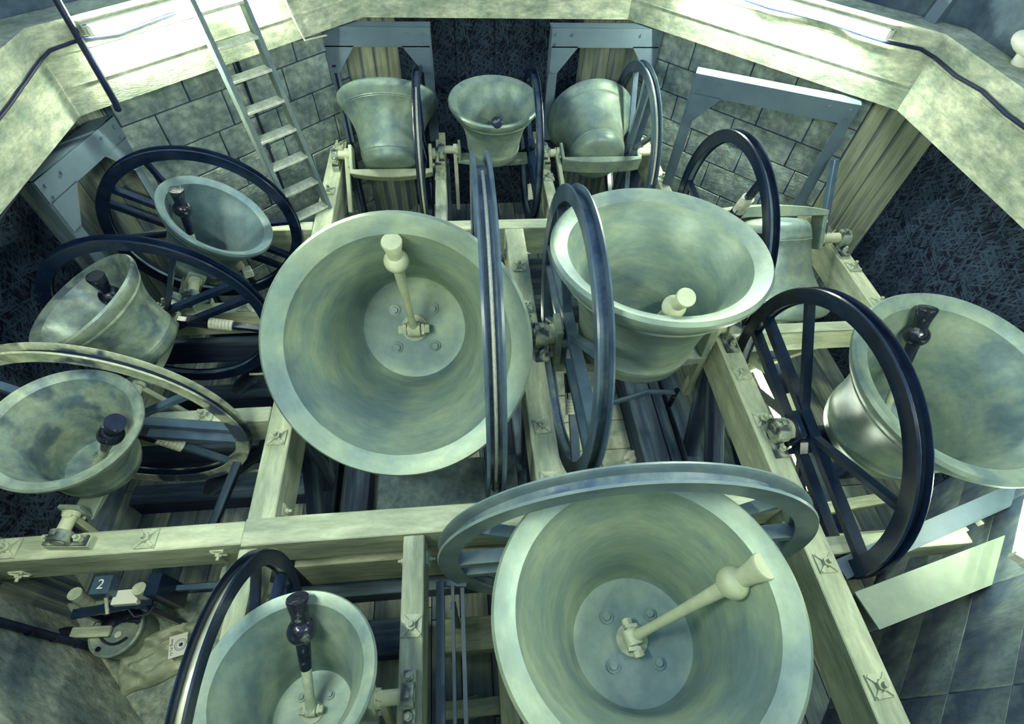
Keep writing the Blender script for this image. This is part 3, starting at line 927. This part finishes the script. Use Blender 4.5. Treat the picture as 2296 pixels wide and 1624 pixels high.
# upper steelwork at the top right
ub = MB().bar((2.93, 1.42, 1.50), (3.35, 1.60, 3.0), .09, .10).build('steel_strut', M['steel'])
tag(ub, 'dark steel strut rising above the ring beam at the top right', 'steel beam')
bl = MB().sphere((3.10, .74, 1.68), .085, sc=(1, 1.9, .8)).cyl((3.10, .74, 1.66), (3.10, .74, 1.57), .05, n=16).build('bulkhead_lamp', M['batten'])
tag(bl, 'pale rounded fitting standing on the ring beam at the top right', 'lamp fitting')

# ================================================================== LOOSE THINGS
# sheet under the central bell
sh = MB().box((0, 0, 0), (1.1, .75, .02)).build('floor_sheet', M['sheet'], loc=(-.62, -.82, -.98), bevel=.004)
tag(sh, 'grey flat sheet lying under the large central bell', 'sheet')
# cover box posts beside the bottom bell
rk = empty('pipe_rail', (-.62, -2.1, -.9))
tag(rk, 'thin upright steel rail set beside the front timber beam', 'rail')
for x, y0, y1, z, w in ((-.02, .52, -.6, .62, .045), (.05, .50, -.6, .60, .018), (.105, .48, -.6, .60, .022)):
    MB().bar((x, y0, z), (x, y1, z), w, .05).build('rail_bar', M['steel'], rk)
MB().bar((-.03, .52, .60), (.13, .50, .60), .03, .03).build('rail_cap', M['steel'], rk)
for yy in (.4, -.5):
    MB().bar((.05, yy, -.38), (.05, yy, .60), .03, .03).build('rail_leg', M['steel'], rk)

# pale crossbars under the right hand wheels
for i, (a, b, w, lb) in enumerate((((1.72, -.12, -.42), (2.80, .22, -.42), .07, 'pale crossbar seen through the upper half of the tall navy wheel'),
                                   ((1.95, -1.22, -.62), (2.60, -1.16, -.62), .08, 'pale crossbar seen through the lower half of the tall navy wheel'),
                                   ((1.80, -1.46, -.66), (2.60, -1.46, -.66), .16, 'broad pale board behind the lowest spokes of the tall navy wheel'))):
    L = (Vector(b) - Vector(a)).length
    o = MB().box((L / 2, 0, 0), (L, w, .05)).build('crossbar', M['paleplank'], mtx=frame_mtx(a, b), bevel=.004)
    tag(o, lb, 'timber bar')
g = empty('metal_bracket', (1.86, .02, -.36))
tag(g, 'bright galvanised star-shaped bracket near the pit lamp', 'bracket')
MB().poly([(-.14, .12, 0), (.02, .16, 0), (.14, .05, 0), (.05, -.08, 0), (.10, -.24, 0), (-.02, -.10, 0), (-.13, -.16, 0), (-.08, .0, 0)], (0, 0, .008)).build('bracket_plate', M['galv'], g)
MB().cyl((.0, .0, .008), (0, 0, .025), .018, n=6).build('bolt', M['iron'], g)
MB().cyl((.05, .06, .008), (.05, .06, .025), .018, n=6).build('bolt', M['iron'], g)
pl = MB().box((0, 0, 0), (.22, .34, .008)).build('metal_sheet', M['galv'], mtx=Matrix.Translation((2.16, -.42, -.62)) @ Matrix.Rotation(R_(14), 4, 'Z') @ Matrix.Rotation(R_(12), 4, 'X'))
tag(pl, 'shiny metal sheet beside the crown of the bell at the right edge', 'metal sheet')
# ratchet strip box
rb = empty('slotted_box', (2.28, -1.30, -1.02))
tag(rb, 'dark box with slotted pale strip on the floor under the tall wheel', 'box')
MB().box((.10, 0, 0), (.20, .36, .14)).build('box_body', M['navy'], rb)
st = MB().box((-.05, 0, .02), (.05, .38, .10)).build('slotted_strip', M['bolt'], rb)
for i in range(11):
    MB().box((-.05, -.16 + i * .032, .075), (.022, .014, .012)).build('slot', M['leather'], st)
# crumpled cloths
def cloth(name, c, sx, sy, h, m, seed, label, cat, rot=0):
    rnd = random.Random(seed)
    k = 14
    ph = [rnd.uniform(0, 6) for _ in range(6)]
    vv, ff = [], []
    for i in range(k + 1):
        for j in range(k + 1):
            u, v = i / k * 2 - 1, j / k * 2 - 1
            e = max(0, 1 - u * u) ** .5 * max(0, 1 - v * v) ** .5
            z = h * e * (.75 + .25 * math.sin(5 * u + ph[0] + 2 * v) + .2 * math.sin(7 * v + ph[1] - 3 * u))
            vv.append((u * sx * (1 + .08 * math.sin(4 * v + ph[2])), v * sy * (1 + .08 * math.sin(4 * u + ph[3])), max(z, .004)))
    for i in range(k):
        for j in range(k):
            a = i * (k + 1) + j
            ff.append((a, a + 1, a + k + 2, a + k + 1))
    mb = MB().add(vv, ff)
    o = mb.build(name, M[m], loc=c)
    o.rotation_euler[2] = R_(rot)
    sm = o.modifiers.new('thick', 'SOLIDIFY')
    sm.thickness = .004
    tag(o, label, cat)
    return o
cloth('white_rag', (1.03, -.42, FLOOR + .021), .12, .09, .10, 'paper', 3, 'white crumpled rag on the floor under the mouth-up bell', 'cloth')

# canvas bag on the ledge
LZ = -.9
def bag():
    r = empty('canvas_bag', (-2.39, -1.71, LZ), (0, 0, R_(14)))
    tag(r, 'pale canvas bag lying on the ledge with a printed round emblem', 'bag')
    k, l = 26, 20
    vv, ff = [], []
    def zf(u, v):
        e = max(0, 1 - abs(u) ** 5) ** .5 * max(0, 1 - abs(v) ** 4) ** .5
        w = .55 * math.sin(6 * u + 5 * v) + .45 * math.sin(9 * v - 7 * u + 1) + .35 * math.sin(15 * u + 9 * v) + .25 * math.sin(22 * v - 13 * u)
        return .13 * e * (.75 + .36 * w * e) + .004
    for i in range(k + 1):
        for j in range(l + 1):
            u, v = i / k * 2 - 1, j / l * 2 - 1
            vv.append((u * .27 + .01 * math.sin(6 * v), v * .155 * (1 - .12 * u) + .008 * math.sin(7 * u), zf(u, v)))
    for i in range(k):
        for j in range(l):
            a = i * (l + 1) + j
            ff.append((a, a + 1, a + l + 2, a + l + 1))
    b = MB().add(vv, ff).build('bag_cloth', M['canvas'], r)
    b.modifiers.new('thick', 'SOLIDIFY').thickness = .003
    ss = b.modifiers.new('sub', 'SUBSURF')
    ss.levels = ss.render_levels = 1
    # seam and hem band
    MB().tube([(-.15, v * .15 / 10, zf(-.55, v / 10) + .003) for v in range(-10, 11)], .003, 6).build('seam', M['bolt'], r)
    # printed patch
    m = Matrix.Translation((.12, -.02, .150)) @ Matrix.Rotation(R_(-6), 4, 'X') @ Matrix.Rotation(R_(4), 4, 'Y')
    p = MB().box((0, 0, 0), (.10, .13, .002)).build('patch', M['paper'], r, mtx=m)
    me = text_mesh('ry Le Bow', .023)
    me.materials.append(M['ink'])
    link('lettering', me, p, mtx=Matrix.Translation((-.036, 0, .0016)) @ Matrix.Rotation(R_(90), 4, 'Z'))
    ringm = MB()
    for rr, w in ((.055, .004), (.040, .003)):
        ringm.lathe([(rr, .0012), (rr, .0024), (rr - w, .0024), (rr - w, .0012)], 40, closed=True)
    for i in range(18):
        a = 2 * math.pi * i / 18
        ringm.box((.0475 * math.cos(a), .0475 * math.sin(a), .0018), (.006, .003, .0012), Matrix.Rotation(a, 3, 'Z'))
    ringm.poly([(.012, -.02, .0012), (.024, 0, .0012), (.012, .02, .0012), (-.014, .012, .0012), (-.014, -.012, .0012)], (0, 0, .0012))
    ringm.build('emblem', M['ink'], p, mtx=Matrix.Translation((.014, 0, 0)) @ Matrix.Scale(.62, 4))
bag()

# tin with lid, cord handle and gloves
tn = empty('tin_drum', (-2.62, -1.60, LZ), (0, 0, 0))
tag(tn, 'round lidded tin with black gloves and cord on its lid', 'tin')
MB().lathe([(.001, 0), (.135, 0), (.14, .02), (.14, .20), (.135, .21), (.001, .21)], 40).build('tin_body', M['tin'], tn)
ld = MB().lathe([(.001, .212), (.147, .212), (.151, .218), (.149, .232), (.135, .236), (.125, .230), (.001, .233)], 40).build('lid', M['tin'], tn)
pts = [(.10 * math.cos(a / 24 * 6.283) + .02, .10 * math.sin(a / 24 * 6.283) + .02, .245 + .01 * math.sin(a)) for a in range(22)]
MB().tube(pts, .007, 8).build('cord_handle', M['cable'], tn)
MB().cyl((.03, -.03, .233), (.03, -.03, .245), .020, n=8).build('bung', M['bolt'], ld)
MB().cyl((-.06, -.10, .233), (-.06, -.10, .243), .014, n=12).build('rivet', M['iron'], ld)
for i, (c, rz, lb) in enumerate((((-2.66, -1.57, LZ + .252), 35, 'black glove lying on the tin lid nearest the pipe'), ((-2.58, -1.53, LZ + .252), -5, 'black glove lying on the tin lid nearest the bag'))):
    gl = empty('work_glove', c, (0, 0, R_(rz)))
    tag(gl, lb, 'glove')
    MB().sphere((0, 0, 0), .036, sc=(1.5, 1.0, .45)).build('palm', M['leather'], gl)
    for j in range(4):
        MB().tube([(.03, -.024 + j * .016, 0), (.07, -.028 + j * .018, .008), (.10, -.030 + j * .02, 0)], [.011, .010, .008], 8).build('finger', M['leather'], gl)
    MB().tube([(-.01, .028, 0), (.02, .05, .004), (.05, .058, 0)], [.012, .011, .009], 8).build('thumb', M['leather'], gl)
# brush beside the tin
br = empty('dust_brush', (-2.80, -1.605, LZ + .265), (0, R_(2), R_(-2)))
tag(br, 'long pale handled brush with dark pointed end beside the tin', 'brush')
MB().box((.06, 0, 0), (.22, .06, .03)).build('handle', M['paleplank'], br, bevel=.006)
MB().tube([(-.05, 0, 0), (-.09, 0, 0), (-.14, 0, 0), (-.19, 0, .0)], [.034, .033, .022, .004], 10).build('bristles', M['leather'], br)

# numbered hammer mechanism below the front beam
hm = empty('hammer_mechanism', (-2.50, -1.50, LZ))
hz = .30
tag(hm, 'iron striking mechanism with a numbered box and two upright coils', 'mechanism')
MB().bar((-.22, -.06, .50), (.20, -.02, .50), .05, .02).build('base_bar', M['navy'], hm)
MB().bar((-.20, .06, .42), (.62, .06, .42), .03, .03).build('base_bar', M['slate'], hm)
for x in (-.18, .16):
    MB().cyl((x, .0, .46), (x + .01, .02, .62), .036, n=18).build('coil', M['worn'], hm)
    MB().bar((x, -.05, 0), (x, -.05, .50), .03, .03).build('foot', M['navy'], hm)
nb = MB().box((-.03, .05, .60), (.10, .10, .09)).build('number_box', M['slate'], hm, bevel=.004)
me = text_mesh('2', .075)
me.materials.append(M['paper'])
link('numeral', me, nb, loc=(-.03, .05, .6465))
MB().cyl((-.03, .0, .56), (-.03, -.07, .50), .010, n=10).build('rod', M['bolt'], hm)
MB().box((.07, .0, .53), (.14, .08, .05)).build('switch_box', M['paper'], hm, bevel=.004)
MB().box((.24, .04, .45), (.07, .12, .34)).build('coil_case', M['navy'], hm)
MB().tube([(.06, -.04, .50), (.10, -.09, .46), (.17, -.08, .45), (.20, -.02, .46)], .006, 8).build('lead', M['cable'], hm)
MB().bar((-.22, -.07, .02), (-.10, -.07, .02), .10, .04).build('base_plate', M['oldwood'], hm)

# small white block and grease pot at the left of the big bell
wb = MB().box((0, 0, 0), (.07, .07, .07)).build('white_block', M['paper'], mtx=Matrix.Translation((-2.13, .82, -.02)) @ Matrix.Rotation(R_(25), 4, 'Z'), bevel=.006)
tag(wb, 'small white block on the rail left of the large central bell', 'block')
pk = MB().box((0, 0, 0), (.10, .13, .02)).build('wooden_box_lid', M['paleplank'], mtx=Matrix.Translation((-.50, -2.14, FLOOR + .06)) @ Matrix.Rotation(R_(10), 4, 'Z') @ Matrix.Rotation(R_(18), 4, 'X'), bevel=.004)
tag(pk, 'loose pale wooden board over a hole near the front timber beam', 'board')

# ropes running off the two left wheels, and the curved slider under the mouth-up bell
for a, b, lb in (((-2.05, -.60, -.66), (-1.72, -.60, -.62), 'white bell rope running off the worn pale wheel under the frame'),
                 ((-2.2, .24, -.60), (-1.72, .24, -.56), 'white bell rope running off the navy wheel beside the stained bell')):
    o = MB().tube([Vector(a).lerp(Vector(b), i / 8) + Vector((0, 0, -.02 * math.sin(math.pi * i / 8))) for i in range(9)], .010, 8).build('bell_rope', M['rope'])
    tag(o, lb, 'rope')
sl = empty('slider', (.95, -.1, -.75))
tag(sl, 'curved dark slider bar below the mouth-up bell', 'slider bar')
MB().tube([(-.50, -.02, 0), (-.30, -.06, 0), (-.05, .0, 0), (.15, .06, 0), (.40, .04, 0)], .022, 8).build('slider_arm', M['slate'], sl)
MB().cyl((.40, .04, -.25), (.40, .04, .04), .022, n=12).build('slider_pin', M['iron'], sl)
